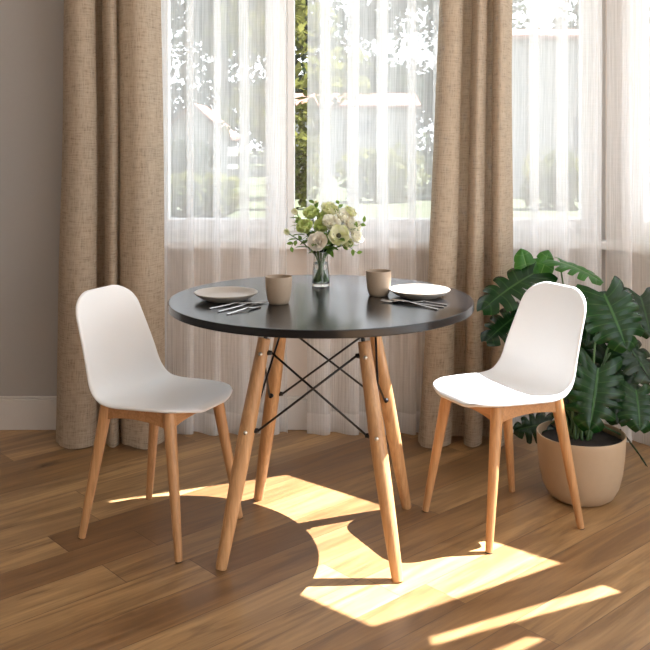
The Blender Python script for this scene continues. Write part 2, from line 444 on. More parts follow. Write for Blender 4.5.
curtain('linen_curtain', 'tan linen curtain hanging against the grey wall behind the left chair', 'curtain',
  cp([(70,.03),(70.5,.0),(73,-.03),(80,-.045),(89,-.035),(94,-.015),(94.5,.0),(92.5,.03),(94,.055),(100,.055),(101,.03),(99.5,.0),(101,-.02),(105,-.033),(111,-.033),(115,-.015),(115.5,.0),(113.5,.03),(115,.055),(119,.05),(119.5,.03),(117.5,.0),(120,-.025),(124,-.037),(132,-.045),(142,-.03),(149,-.005),(154,.01),(158,.03)]),
  cp([(56,.03),(57,.0),(62,-.035),(75,-.05),(88,-.04),(96,-.015),(97,.0),(95.5,.03),(98,.055),(107,.055),(108,.03),(106,.0),(108,-.02),(111,-.033),(115,-.033),(118.5,-.015),(119,.0),(117,.03),(118.5,.055),(123,.05),(124,.03),(121.5,.0),(124,-.025),(129,-.037),(140,-.05),(150,-.045),(158,-.02),(163,.0),(166,.03)]),
  .006, 2.95, M['linen'], None)
curtain('linen_curtain', 'tan linen curtain hanging between the back window and the bay, beside the plant', 'curtain',
  cp([(450.5,.035),(451,.0),(454,-.03),(460,-.04),(466,-.033),(469,-.015),(469.5,.0),(468,.03),(470,.055),(477,.055),(478.5,.03),(477,.0),(479,-.022),(483,-.035),(487,-.03),(490,-.012),(490.5,.0),(489,.03),(490,.055),(494.5,.055),(495.5,.03),(494,.0),(496,-.025),(501,-.038),(506,-.025),(509,.0),(511,.015),(512.5,.03)]),
  cp([(418,.035),(418.5,.0),(422,-.03),(432,-.04),(444,-.035),(450,-.015),(451,.0),(449,.03),(452,.055),(462,.055),(465,.03),(463,.0),(465,-.022),(471,-.037),(477,-.03),(481,-.012),(481.5,.0),(480,.03),(482,.055),(491,.055),(493,.03),(491,.0),(493,-.025),(499,-.038),(505,-.028),(509,.0),(511,.015),(512.5,.03)]),
  .006, 2.95, M['linen'], None, ease=.8)
def pleats(x0, x1, y, pitch, amp, lap=.3, seed=1):
    rnd = random.Random(seed); P = [(x0, y)]; x = x0 + pitch*.25; i = 0
    while x < x1 - pitch*.3:
        p = pitch * rnd.uniform(.85, 1.15); l = lap * p * rnd.uniform(.75, 1.2)
        P += [(x + p*.30, y - amp*rnd.uniform(.7, 1)), (x + p*.5, y - amp*.9), (x + p*.5 + l*.12, y - amp*.2), (x + p*.5 - l*.45, y + amp*.3), (x + p*.5 - l*.4, y + amp*.9), (x + p*.8, y + amp*rnd.uniform(.5, .8))]
        x += p
    P.append((x1, y)); return P
def sheer(label, x0, x1, y, seed, M4=None, z1=2.95, pitch=.106, spread=.0, mat='sheer'):
    P = pleats(x0, x1, y, pitch, .017, .55, seed)
    Q = [(x + spread*((x - (x0+x1)/2)/((x1-x0)/2)), y + (b - y)*1.25) for x, b in P]
    return curtain('sheer_curtain', label, 'curtain', P, Q, .004, z1, M[mat], 'white sheer curtains', n=5, M4=M4, wob=.004)
SD = 3.628
sx = lambda px: (px - CX) * SD / F
sheer('white sheer curtain over the window between left tan curtain and table flowers', sx(148), sx(284), SD, 3, spread=.012)
sheer('white sheer curtain behind the table, right of the open gap in the curtains', sx(308), sx(470), SD, 5, spread=.004)
sheer('white sheer curtain between the tan curtain and the bay corner, behind the plant', sx(488), sx(597), SD, 8, pitch=.12)
sheer('white sheer curtain across the angled bay window, beyond the plant leaves', .045, 1.7, -.085, 12, M4=BAY, z1=1.84, pitch=.13)

# ------------------------------------------------------------------ table
TC = Vector((-.012, 2.712, 0)); TZ, TR = .71, .45
table = thing('dining_table', 'round black topped table on four slanted wooden legs with crossed black rods', 'table', TC, math.radians(-8))
bm = NB()
lathe(bm, [(TR-.03, .688), (TR-.0021, .688), (TR-.0015, .688), (TR-.0004, .6886), (TR, .6898), (TR, .6903), (TR, .7075), (TR, .708), (TR-.0006, .7094), (TR-.002, .71), (TR-.0026, .71), (TR-.03, .71), (.2, .71), (.02, .71)], 128, (TC.x*0, 0, 0), True, True)
autosmooth(obj('tabletop', bm, M['black_top'], table), 30)
footq, topq = .243, .142
tz0 = .617
legs = {}
for sxx, syy in ((-1,-1), (1,-1), (-1,1), (1,1)):
    foot, top = Vector((sxx*footq, syy*footq, 0)), Vector((sxx*topq, syy*topq, tz0))
    legs[(sxx, syy)] = (foot, top)
    bm = NB(); n = 14
    pts = [foot.lerp(top, i/n) for i in range(n+1)]
    rad = [.0155 + .0075*math.sin(min(1, (i/n)/.62)*PI/2) - (.0055*((i/n-.62)/.38) if i/n > .62 else 0) for i in range(n+1)]
    tube(bm, pts, rad, 24)
    lg = obj('leg', bm, M['oak'], table); bevel(lg, .002); autosmooth(lg, 50)
    d = (top - foot).normalized()
    bm = NB()                                     # steel strap from the leg up to the top
    tan = Vector((-syy, sxx, 0)).normalized(); ctr = Vector((-sxx, -syy, 0)).normalized()
    a = foot.lerp(top, .90) + ctr*.004; b = foot.lerp(top, 1.0) + d*.09
    a.z, b.z = a.z, .6885
    tube(bm, [a, b], [.013, .013], 12, flat=.45)
    tag(obj('bracket', bm, M['steel'], lg), 'black steel bracket')
    out = Vector((0, -1, 0)) if True else None
    for f in (.935, .593):
        p = foot.lerp(top, f)
        rr = .0195 if f > .9 else .0235
        for sgn, ax in ((1, Vector((0, syy, 0))), ):
            bm = NB(); tube(bm, [p + ax*(rr-.004), p + ax*(rr+.002)], [.006, .0055], 14)
            tube(bm, [p + ax*(rr+.0015), p + ax*(rr+.003)], [.0028, .0028], 6)
            tag(obj('screw', bm, M['zinc'], lg), 'zinc screw head')
        bm = NB()
        for ax in (Vector((-sxx, 0, 0)), Vector((0, -syy, 0))):
            tube(bm, [p + ax*(rr-.006), p + ax*(rr+.010)], [.0085, .006], 10)
        obj('rod_clamp', bm, M['steel'], lg)
bm = NB()                                          # square steel frame under the top
q = .125
for a, b in (((-q,-q),(q,-q)), ((q,-q),(q,q)), ((q,q),(-q,q)), ((-q,q),(-q,-q))):
    tube(bm, [(a[0], a[1], .682), (b[0], b[1], .682)], .006, 8)
bx(bm, -.09, .09, -.09, .09, .68, .6885)
obj('mounting_frame', bm, M['steel'], table)
def on_leg(k, f, tow):
    p = legs[k][0].lerp(legs[k][1], f); d = (legs[tow][0].lerp(legs[tow][1], f) - p).normalized()
    return p + d*(.027 if f > .9 else .031)
ks = [(-1,-1), (1,-1), (1,1), (-1,1)]
for i in range(4):
    A, B = ks[i], ks[(i+1) % 4]
    off = Vector(((A[0]+B[0])/2, (A[1]+B[1])/2, 0))
    for k, (p, r) in enumerate(((A, B), (B, A))):
        a, b = on_leg(p, .935, r), on_leg(r, .593, p)
        a = a + off*(.004 if k else -.004); b = b + off*(.004 if k else -.004)
        bm = NB(); tube(bm, [a, b], .0034, 8); obj('brace_rod', bm, M['steel'], table)

# ------------------------------------------------------------------ chairs
def chair_shell():
    prof = crom([(.190,0,.400),(.172,0,.4155),(.12,0,.417),(.058,0,.412),(-.003,0,.406),(-.06,0,.404),(-.108,0,.414),(-.143,0,.445),(-.166,0,.495),(-.184,0,.55),(-.202,0,.605),(-.220,0,.66),(-.237,0,.710)], 8)
    Ls = [0.0]
    for a, b in zip(prof, prof[1:]): Ls.append(Ls[-1] + (b-a).length)
    tot = Ls[-1]
    def pos(s):
        for i in range(len(prof)-1):
            if Ls[i+1] >= s - 1e-9:
                f = (s - Ls[i]) / max(1e-9, Ls[i+1]-Ls[i]); p = prof[i].lerp(prof[i+1], f)
                t = (prof[min(i+2, len(prof)-1)] - prof[max(i-1, 0)]).normalized(); return p, t
        return prof[-1], (prof[-1]-prof[-2]).normalized()
    def hw(s):
        K = [(0,.150),(.08,.161),(.16,.169),(.26,.173),(.33,.171),(.40,.164),(.50,.152),(.60,.140),(tot,.129)]
        w = K[-1][1]
        for (a, x), (b, y) in zip(K, K[1:]):
            if a <= s <= b:
                f = (s-a)/(b-a); w = x + (y-x)*f; break
        for r, e in ((.10, s), (.075, tot - s)):
            if e < r: w = w - r + math.sqrt(max(0, r*r - (r-e)**2))
        return w
    ss = []
    for k in range(15): ss.append(.10*(1-math.cos(k/14*PI/2)))
    k = .10
    while k < tot - .115: k += .018; ss.append(k)
    end = [tot - .10*(1-math.cos(j/14*PI/2)) for j in range(15)][::-1]
    ss = [s for s in ss if s < end[0]-.004] + end
    bm = NB(); rows = []; n = 24; th = .013
    def normal(t, s):
        nr = Vector((t.z, 0, -t.x))
        return -nr if nr.dot(Vector((.75, 0, .75))) < 0 else nr
    for s in ss:
        p, t = pos(s); nr = normal(t, s); w = hw(s); top, bot = [], []
        back = min(1, max(0, (s - .30)/.12)); c = .010 + .016*back*(1 - .5*max(0, (s-.5)/.25))
        dw = (hw(min(tot, s+.0005)) - hw(max(0, s-.0005))) / (min(tot, s+.0005) - max(0, s-.0005))
        for j in range(n+1):
            q = -1 + 2*j/n; y = q*w
            e = c*(abs(y)/.172)**2.4
            if s < .2: e *= max(0, (s-.02)/.18)
            top.append(p + Vector((0, y, 0)) + nr*e); bot.append(top[-1] - nr*th)
        on = Vector((1, -dw)).normalized()
        rim = lambda sg, A, B: (A + B)/2 + (Vector((0, sg*on.x, 0)) + t*on.y)*th*.55
        r1, r0 = rim(1, top[-1], bot[-1]), rim(-1, top[0], bot[0])
        q1 = rim(1, top[-1], top[-1] - nr*th*.3) - (Vector((0, on.x, 0)) + t*on.y)*th*.2
        rows.append(top + [r1] + bot[::-1] + [r0])
    for k, sg in ((0, -1), (-1, 1)):
        p, t = pos(0 if k == 0 else tot); R_ = rows[k]; mid = []
        for j in range(n+1): mid.append((R_[j] + R_[2*n+2-j])/2 + t*sg*th*.55)
        cap = mid + [mid[-1]] + mid[::-1] + [mid[0]]
        if k == 0: rows.insert(0, [v.copy() for v in cap])
        else: rows.append([v.copy() for v in cap])
    grid(bm, rows, True)
    bmesh.ops.remove_doubles(bm, verts=bm.verts, dist=.00005)
    bmesh.ops.dissolve_degenerate(bm, edges=bm.edges, dist=.00005)
    return bm
def make_chair(label):
    t = thing('dining_chair', label, 'chair', group='dining chairs')
    sh = obj('seat_shell', chair_shell(), M['shell'], t)
    sb_ = sh.modifiers.new('smooth', 'SUBSURF'); sb_.levels = 1; sb_.render_levels = 1
    sh['label'] = 'white moulded seat and back shell'
    tops = {}
    for sx_, sy_ in ((1,1), (1,-1), (-1,1), (-1,-1)):
        foot = Vector((sx_*.174, sy_*.163, 0)); top = Vector((sx_*.112, sy_*.122, .398))
        tops[(sx_, sy_)] = top
        bm = NB(); pts = [foot.lerp(top, i/8) for i in range(9)]
        tube(bm, pts, [.0105 + .0085*(i/8)**.9 for i in range(9)], 20)
        lg = obj('leg', bm, M['wood'], t); bevel(lg, .0015); autosmooth(lg, 50)
        bm = NB(); tube(bm, [foot, foot + (top-foot)*.004], [.0108, .0108], 16); obj('foot_pad', bm, M['steel'], lg)
    for a, b in (((1,1),(1,-1)), ((-1,1),(-1,-1)), ((1,1),(-1,1)), ((1,-1),(-1,-1))):
        A, B = tops[a], tops[b]; d = (B-A).normalized(); Lr = (B-A).length
        side = Vector((0,0,1)).cross(d)
        bm = NB(); rows = []
        for i in range(13):
            f = i/12; p = A.lerp(B, f); lowz = .348 + .016*math.sin(f*PI)**.6
            rows.append([p + side*s_ + Vector((0,0,z-p.z)) for s_, z in ((-.011, lowz), (.011, lowz), (.011, .399), (-.011, .399))])
        vv = grid(bm, rows, True); bm.faces.new(vv[0]); bm.faces.new(vv[-1])
        r = obj('apron_rail', bm, M['wood_h'], t, False); bevel(r, .002)
    return t
c1 = make_chair('white shell chair with wooden legs, left of the table near the grey wall')
c1.location = (-.494, 2.770, 0); c1.rotation_euler = (0, 0, math.radians(-26))
c2 = dup(c1, (.548, 2.828, 0), math.radians(180+27.5))
c2['label'] = 'white shell chair with wooden legs, right of the table in front of potted plant'

# ------------------------------------------------------------------ tableware
def plate_bm(r):
    k = r/.0935
    prof = [(.0,.002),(.05,.002),(.052,.0),(.056,.0),(.058,.003),(.075,.008),(.088,.0165),(.0925,.0205),(.0935,.0220),(.0928,.0232),(.0905,.0228),(.083,.0175),(.070,.0105),(.062,.0085),(.03,.008),(.002,.008)]
    return lathe(NB(), [(max(.001, a*k), b) for a, b in prof], 72, (0,0,0), True, True)
for label, px, py, r in (('beige stoneware plate at left place setting, beside the cup near left chair', 226, 295.5, .094), ('beige stoneware plate at right place setting, on the table side nearest right chair', 419.5, 292.5, .092)):
    d = F*(CH-.722)/(py-HY)
    o = tag(obj('dinner_plate', plate_bm(r), M['plate']), label, 'plate', 'dinner plates'); o.location = ((px-CX)*d/F, d, TZ)
    autosmooth(o, 60)
def cup_bm(r, h):
    prof = [(r*.68,0),(r*.74,.002),(r*.84,h*.15),(r*.93,h*.40),(r*.98,h*.7),(r,h*.97),(r*.995,h),(r*.95,h),(r*.935,h*.95),(r*.91,h*.6),(r*.84,h*.3),(r*.72,h*.12),(.002,h*.08)]
    return lathe(NB(), prof, 56, (0,0,0), True, True)
for label, X, Y, r, h in (('brown beige handleless cup right of the left plate', -.1335, 2.622, .0385, .078), ('brown beige handleless cup left of the right plate', .162, 2.750, .0385, .075)):
    o = tag(obj('cup', cup_bm(r, h), M['cup']), label, 'cup', 'handleless cups'); o.location = (X, Y, TZ); autosmooth(o, 60)

def strip(bm, secs, th=.0022):                      # (x, halfwidth, z) sections -> thin solid
    rows = []
    for x, w, z in secs: rows.append([Vector((x,-w,z)), Vector((x,w,z)), Vector((x,w,z+th)), Vector((x,-w,z+th))])
    vv = grid(bm, rows, True); bm.faces.new(vv[0]); bm.faces.new(vv[-1]); return bm
def utensil(kind, name, label, a, b):
    a, b = Vector(a), Vector(b); L = (b-a).length; d = b-a
    t = thing(name, label, 'cutlery', (a.x, a.y, TZ+.0006), math.atan2(d.y, d.x), 'cutlery beside the plates')
    hl = L*.62
    bm = NB(); strip(bm, [(0,.0026,0),(.004,.0042,0),(L*.2,.0040,.001),(L*.45,.0032,.003),(hl,.0026,.006)], .003)
    bevel(obj('handle', bm, M['silver'], t), .0008)
    bm = NB()
    if kind == 'knife':
        strip(bm, [(hl,.0028,.005),(hl+.01,.0062,.004),(L*.8,.0075,.002),(L*.93,.0065,.001),(L,.0012,0)], .0018)
        obj('blade', bm, M['silver'], t)
    elif kind == 'fork':
        strip(bm, [(hl,.0026,.006),(L*.70,.004,.006),(L*.75,.0085,.004),(L*.80,.0105,.002)], .002)
        for k in range(4):
            y = -.0090 + .006*k
            rows = [[Vector((x, y+w, z)) for w, z in ((-.0015,z0),(.0015,z0),(.0015,z0+.002),(-.0015,z0+.002))] for x, z0 in ((L*.80,.002),(L*.9,.001),(L*.97,.003),(L,.005))]
            vv = grid(bm, rows, True); bm.faces.new(vv[0]); bm.faces.new(vv[-1])
        obj('fork_head', bm, M['silver'], t)
    else:
        rows = []
        for i in range(11):
            f = i/10; x = L*.70 + L*.30*f; w = .0165*math.sin(PI*(f*.93+.05))**.7 + .001
            rows.append([Vector((x, w*q, .0005 + .006*abs(q)**2*(w/.0165) + (.005*(1-f)**3))) for q in (-1,-.66,-.33,0,.33,.66,1)])
        grid(bm, rows)
        strip(bm, [(hl,.0026,.006),(L*.72,.003,.006)], .002)
        o = obj('bowl', bm, M['silver'], t); m = o.modifiers.new('thick', 'SOLIDIFY'); m.thickness = .0015; m.offset = 1
    return t
def tp(px, py):
    d = F*(CH-TZ)/(py-HY); return ((px-CX)*d/F, d, TZ)
utensil('knife', 'table_knife', 'silver knife lying closest to the left plate', tp(209, 309.2), tp(252, 303.0))
utensil('fork', 'table_fork', 'silver fork in the middle of three utensils by the left plate', tp(218, 312.3), tp(266, 302.4))
utensil('knife', 'butter_knife', 'silver short knife nearest the table edge at the left setting', tp(227, 314.8), tp(261, 307.2))
utensil('spoon', 'table_spoon', 'silver spoon nearest the table edge at the right setting', tp(438, 310.0), tp(390, 300.6))
utensil('fork', 'table_fork', 'silver fork in the middle of three utensils by the right plate', tp(444, 307.6), tp(381, 301.6))
utensil('knife', 'table_knife', 'silver knife lying closest to the right plate', tp(447, 305.4), tp(409, 302.4))

# ------------------------------------------------------------------ vase and flowers
VX, VY = -.0135, 2.925
vase = thing('glass_vase', 'small clear glass vase of cut flowers at the back of the black table', 'vase', (VX, VY, TZ))
pr = [(.0265,.0),(.0285,.003),(.0285,.02),(.0275,.045),(.0245,.07),(.0225,.088),(.0235,.105),(.0272,.120),(.0262,.1205),(.0222,.105),(.0210,.088),(.0230,.07),(.0260,.045),(.0270,.02),(.0262,.010),(.002,.008)]
obj('vase_body', lathe(NB(), pr, 48, (0,0,0), True, True), M['vase'], vase)
wp = [(.0255,.0092),(.0266,.02),(.0256,.045),(.0226,.07),(.0215,.078),(.001,.078)]
tag(obj('water', lathe(NB(), wp, 40, (0,0,0), True, True), M['water'], vase), 'clear water')

def petal(bm, base, dirv, nrm, L, W, cup, ruff=0.0, seed=0):
    y = dirv.normalized(); x = y.cross(nrm).normalized(); z = x.cross(y); rows = []
    for i in range(6):
        f = i/5; w = W*(math.sin(PI*min(1, f*.62+.12))**.8)*(1 if f < .95 else .72); r = []
        for q in (-1,-.5,0,.5,1):
            p = base + y*(L*f) + x*(w*q) + z*(cup*L*(f*f*.9) + cup*W*.5*q*q)
            if ruff: p += z*(ruff*f*math.sin(q*6+seed) + ruff*.6*f*f*math.cos(q*11+seed*2))
            r.append(p)
        rows.append(r)
    grid(bm, rows)
def bloom_bm(c, ax, R, kind, seed):
    rnd = random.Random(seed); bm = NB(); ax = ax.normalized()
    e1 = ax.orthogonal().normalized(); e2 = ax.cross(e1)
    if kind == 'ruffled': rings = [(9,.15,1.0,.42),(8,.50,.92,.42),(7,.85,.78,.38),(6,1.15,.6,.32),(4,1.4,.42,.26)]
    elif kind == 'open': rings = [(5,.12,1.0,.58),(5,.45,.95,.52)]
    elif kind == 'cup': rings = [(5,.45,1.0,.58),(5,.80,.95,.52),(4,1.12,.8,.42),(3,1.35,.6,.3)]
    else: rings = [(4,1.15,1.0,.42),(3,1.38,.9,.34)]
    for k, (n, el, s, w) in enumerate(rings):
        for i in range(n):
            a = 2*PI*(i + .5*(k % 2))/n + rnd.uniform(-.15, .15)
            hd = e1*math.cos(a) + e2*math.sin(a); ee = el + rnd.uniform(-.12, .12)
            dv = hd*math.cos(ee) + ax*math.sin(ee); nv = ax*math.cos(ee) - hd*math.sin(ee)
            petal(bm, c - ax*R*.28 + hd*R*.04, dv, nv, R*s*rnd.uniform(.9, 1.1), R*w*1.25, .38, R*.10 if kind == 'ruffled' else R*.05, seed + i)
    return bm
def leaf_simple(bm, base, dirv, nrm, L, W, bend=.2):
    y = dirv.normalized(); x = y.cross(nrm).normalized(); z = x.cross(y); rows, uvs = [], []
    for i in range(9):
        f = i/8; w = W*math.sin(PI*(f*.94+.03))**.9*(1.15-f*.4)
        rows.append([base + y*(L*f) + x*(w*q) + z*(-bend*L*f*f + .25*w*abs(q)) for q in (-1,-.5,0,.5,1)]); uvs.append([(q, f) for q in (-1,-.5,0,.5,1)])
    grid(bm, rows, uvs=uvs)
fl = [  # px, py, depth, radius, kind, petals, name, label
 (296,213,2.92,.017,'bud','pc','rosebud','cream bud standing highest on the left of the bouquet'),
 (288,233,2.90,.016,'bud','pc','rosebud','cream bud reaching out lowest at the left of the bouquet'),
 (312,215,2.95,.026,'cup','pg','lisianthus','green tinted bloom at the upper left of the bouquet'),
 (306,228,2.895,.026,'cup','pg','lisianthus','green tinted bloom at the middle left of the bouquet'),
 (318,242,2.862,.0255,'ruffled','pb','carnation','blush white ruffled bloom low at the front of the bouquet'),
 (329,212,2.955,.027,'cup','pc','lisianthus','cream bloom at the top centre of the bouquet'),
 (331,223,2.90,.024,'ruffled','pw','carnation','white ruffled bloom at the centre of the bouquet'),
 (339,235,2.872,.028,'open','pc','anemone','open cream bloom with dark centre, front right of the bouquet'),
 (344,218,2.945,.028,'ruffled','pw','carnation','white ruffled bloom at the upper right of the bouquet'),
 (352,227,2.93,.027,'ruffled','pw','carnation','white ruffled bloom at the right of the bouquet'),
 (355,238,2.91,.022,'cup','pw','lisianthus','white cup bloom lowest at the right of the bouquet'),
 (321,228,2.91,.024,'cup','pg','lisianthus','green bloom tucked deep in the middle of the bouquet'),
 (324,219,2.945,.022,'cup','pg','lisianthus','green tinted bloom behind the white bloom at the bouquet centre'),
 (349,213,2.965,.020,'cup','pc','lisianthus','small cream bloom at the back of the upper right of the bouquet'),
 (300,222,2.925,.017,'bud','pg','rosebud','green bud between the two left green blooms of the bouquet'),
 (346,244,2.90,.019,'cup','pc','lisianthus','small cream bloom low on the right of the bouquet'),
 (316,205,2.97,.015,'bud','pc','rosebud','cream bud behind the upper green bloom of the bouquet'),
]
bc = Vector((VX, VY, TZ+.11))
for i, (px, py, d, R, kind, mt, nm, lab) in enumerate(fl):
    c = at(px, py, d); rnd = random.Random(i*13+1); R *= 1.25
    off = Vector((c.x-VX, c.y-VY, 0)); od = off.normalized() if off.length > .004 else Vector((1,0,0))
    a0 = i*2.4; b0 = Vector((VX - od.x*.016 + .004*math.cos(a0), VY - od.y*.016 + .004*math.sin(a0), TZ+.0125)); nk = Vector((VX + od.x*.013 + .004*math.cos(a0), VY + od.y*.013 + .004*math.sin(a0), TZ+.095))
    ax = (off*3 + Vector((0, -.26, .30)) if kind != 'bud' else off*4 + Vector((0, 0, .35))).normalized()
    if kind == 'open': ax = Vector((.15, -.85, .45)).normalized()
    if mt == 'pb': ax = Vector((-.1, -.8, .45)).normalized()
    f = thing(nm, lab, 'flower', b0, 0, 'cut flowers in the vase')
    pts = crom([b0, b0.lerp(nk, .5), nk, nk.lerp(c - ax*R*.3, .5) + Vector((0,0,.008)), c - ax*R*.3], 6)
    bm = NB(); tube(bm, pts, [.0018]*len(pts), 7); obj('stem', bm, M['stem'], f, True, True)
    obj('bloom', bloom_bm(c, ax, R, kind, i), M[mt], f, True, True)
    if kind == 'open':
        bm = NB(); bmesh.ops.create_icosphere(bm, subdivisions=2, radius=R*.24, matrix=Matrix.Translation(c - ax*R*.16)); tag(obj('flower_centre', bm, M['eye'], f, True, True), 'dark centre')
    for k in range(5):
        j = int(len(pts)*(.58 + .08*k)); p = pts[j]; ang = rnd.uniform(0, 2*PI)
        dv = Vector((math.cos(ang), math.sin(ang)*.8, rnd.uniform(-.05, .7))) + od*.5
        bm = NB(); leaf_simple(bm, p, dv, Vector((0,0,1)) + .3*Vector((rnd.random()-.5, rnd.random()-.5, 0)), rnd.uniform(.032, .052), rnd.uniform(.009, .014), rnd.uniform(0, .5))
        obj('leaf', bm, M['fleaf'], f, True, True)
def sprig(lab, pts, leaves, seed):
    rnd = random.Random(seed)
    P = [at(*p) for p in pts]; off = Vector((P[-1].x-VX, P[-1].y-VY, 0)).normalized()
    b0 = Vector((VX - off.x*.018, VY - off.y*.012 + .004*math.sin(seed*2.0), TZ+.0125)); nk = Vector((VX + off.x*.016, VY + off.y*.010, TZ+.098))
    c = crom([b0, nk] + P, 8); f = thing('leaf_sprig', lab, 'sprig', b0, 0, 'green sprigs in the vase')
    bm = NB(); tube(bm, c, [.0014 - .0007*i/len(c) for i in range(len(c))], 6); obj('stem', bm, M['stem'], f, True, True)
    n = len(c)
    for k in range(leaves):
        j = int(n*(.55 + .42*k/max(1, leaves-1))); j = min(j, n-1); p = c[j]
        t = (c[min(j+1, n-1)] - c[j-1]).normalized(); s = t.cross(Vector((0,-1,.2))).normalized()*(1 if k % 2 else -1)
        bm = NB(); leaf_simple(bm, p, t*.7 + s*.8 + Vector((0, rnd.uniform(-.4,.4), .1)), Vector((0,-1,.5)), rnd.uniform(.016,.024), .0062, .15); obj('leaf', bm, M['fleaf'], f, True, True)
sprig('thin green sprig standing tallest at the upper right of the bouquet', [(335,225,2.94),(339,204,2.95)], 7, 1)
sprig('thin green sprig reaching far right out of the bouquet', [(345,236,2.93),(364,222,2.92)], 7, 2)
sprig('thin arching sprig drooping low at the right of the bouquet', [(336,248,2.90),(347,246,2.89),(357,253,2.88)], 5, 3)
sprig('thin sprig drooping low at the left of the bouquet', [(309,243,2.90),(297,240,2.89),(291,247,2.88)], 5, 4)
sprig('thin sprig rising at the upper left of the bouquet', [(318,220,2.96),(314,203,2.965)], 5, 5)
sprig('leafy sprig filling the left flank of the bouquet', [(312,240,2.91),(301,222,2.905)], 9, 6)
sprig('leafy sprig filling the front of the bouquet above the vase rim', [(326,247,2.89),(329,236,2.875)], 8, 7)

# ------------------------------------------------------------------ potted monstera
PX, PY = .845, 3.005
plant = thing('potted_monstera', 'large split leaf green plant in round beige pot behind the right chair', 'potted plant', (PX, PY, 0))
pp = [(.075,0),(.088,.002),(.105,.014),(.122,.045),(.133,.09),(.139,.14),(.1425,.195),(.1435,.211),(.1425,.2135),(.1385,.213),(.1365,.205),(.134,.19)]
tag(autosmooth(obj('pot', lathe(NB(), pp, 72, (0,0,0), True, False), M['pot'], plant), 60), 'round beige pot')
bm = NB(); sp = [(.1355,.187)] + [(.1355*(1-k/7), .187 + .012*(k/7)) for k in range(1, 7)] + [(.002,.20)]
lathe(bm, sp, 40, (0,0,0), False, True)
for v in bm.verts: v.co.z += .006*noise.noise(v.co*30)
tag(obj('soil', bm, M['soil'], plant), 'dark potting soil')
def monstera(L, Wd, seed, curl=.25, nl=5, cutin=.42, side_drop=.22, gapw=.5):
    """blade in its own frame: attachment at origin, tip along +y, upper side +z"""
    rnd = random.Random(seed); bm = NB(); uvl = bm.loops.layers.uv.verify()
    def P(t, s, sgn):
        w = Wd*.5*(math.sin(PI*min(1, (t*.80+.20)))**.72)
        if t > .8: w *= 1 - .25*((t-.8)/.2)
        y = L*t - L*.42*((1-t)**2.2)*s**1.2*1.0 + L*.14*s*s*t
        x = w*s*(1 - .10*(1-t)*s)
        z = -curl*L*t*t*.9 - side_drop*Wd*.5*s*s + .10*Wd*s*(1-s)
        return Vector((sgn*x, y - .0*L, z))
    for sgn in (1, -1):
        cuts = [0.0]
        for k in range(1, nl): cuts.append(k/nl*.94 + rnd.uniform(-.02, .02))
        cuts.append(1.0)
        for k in range(nl):
            a, b = cuts[k], cuts[k+1]; s0 = cutin + rnd.uniform(-.12, .12) if k not in (0,) else .6
            g = gapw*rnd.uniform(.6, 1.1); rt, cs = 7, 10; tip = .93 + rnd.uniform(-.05, .07)
            R_, Vv = [], []
            for i in range(rt+1):
                r, u = [], []
                for j in range(cs+1):
                    s = j/cs; t = a + (b-a)*i/rt; tc = (a+b)/2
                    if s > s0:
                        q = (s-s0)/(1-s0); tt = tc + (t-tc)*(1 - g*q**.9)
                        rr = 1 - .07*q*abs(2*i/rt-1)**2.2
                    else: tt, rr = t, 1
                    p = P(tt, s*rr*tip, sgn); p.z += .007*Wd*math.sin(PI*i/rt)*min(1, s*2)*2.0 - .03*Wd*max(0, s-.7)
                    r.append(p); u.append((s, (k + i/rt)/6.0))
                R_.append(r); Vv.append(u)
            grid(bm, R_, uvs=Vv)
    bmesh.ops.remove_doubles(bm, verts=bm.verts, dist=.0006)
    return bm
def place_leaf(att, tip, up, wr, seed, mat='leaf', curl=.2, base=None, label=None, **kw):
    """attachment and tip points in the room; up = rough direction of the upper side"""
    att, tip, up = Vector(att), Vector(tip), Vector(up)
    L = (tip-att).length/ (1 - .1*curl); y = (tip-att).normalized(); z = (up - y*up.dot(y)).normalized(); x = y.cross(z)
    Mx = Matrix((x, y, z)).transposed().to_4x4(); Mx.translation = att
    # lift the midrib so that the curled tip still lands on the tip point
    bm = monstera(L, L*wr, seed, curl, **kw)
    for v in bm.verts: v.co.z += curl*L*.9*(v.co.y/L)*1.0 if v.co.y > 0 else 0
    bm.transform(Mx)
    lf = obj('leaf', bm, M[mat], plant, True, True)
    if label: lf['label'] = label
    if base is None: base = Vector((PX + .03*math.cos(seed*1.9), PY + .03*math.sin(seed*1.9), .195))
    mid = base.lerp(att, .55) + Vector((0, 0, .05)); mid.x += (base.x - mid.x)*.35; mid.y += (base.y - mid.y)*.35
    pts = crom([base, base.lerp(mid, .5), mid, att - y*.012*0 - z*.004], 7)
    bm = NB(); tube(bm, pts, [.0055 - .0028*i/len(pts) for i in range(len(pts))], 8)
    st = obj('stalk', bm, M['stalk'], plant, True, True)
    bpy.context.view_layer.update()
    st.parent = lf
    return lf
A = at
place_leaf(A(533,274,3.27), A(484,309,3.20), (-.25,-.62,.75), .86, 1, 'leaf', .22, label='broad leaf drooping to the left')
place_leaf(A(560,262,3.26), A(601,282,3.16), (.1,-.2,1), .85, 2, 'leaf_l', .2, label='bright young leaf at the top')
place_leaf(A(604,294,3.06), A(626,347,2.97), (.1,-.9,.5), 1.35, 3, 'leaf', .12, nl=6, cutin=.58, gapw=.3, label='largest glossy leaf facing the room')
place_leaf(A(598,368,2.99), A(590,428,2.93), (-.05,-.9,.45), 1.15, 4, 'leaf', .14, nl=6)
place_leaf(A(636,390,3.02), A(640,429,2.94), (.1,-.85,.55), 1.35, 5, 'leaf', .15)
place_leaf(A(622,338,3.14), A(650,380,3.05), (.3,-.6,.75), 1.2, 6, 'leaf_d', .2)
place_leaf(A(519,314,3.26), A(487,341,3.20), (-.1,-.6,.8), 1.0, 7, 'leaf_d', .2)
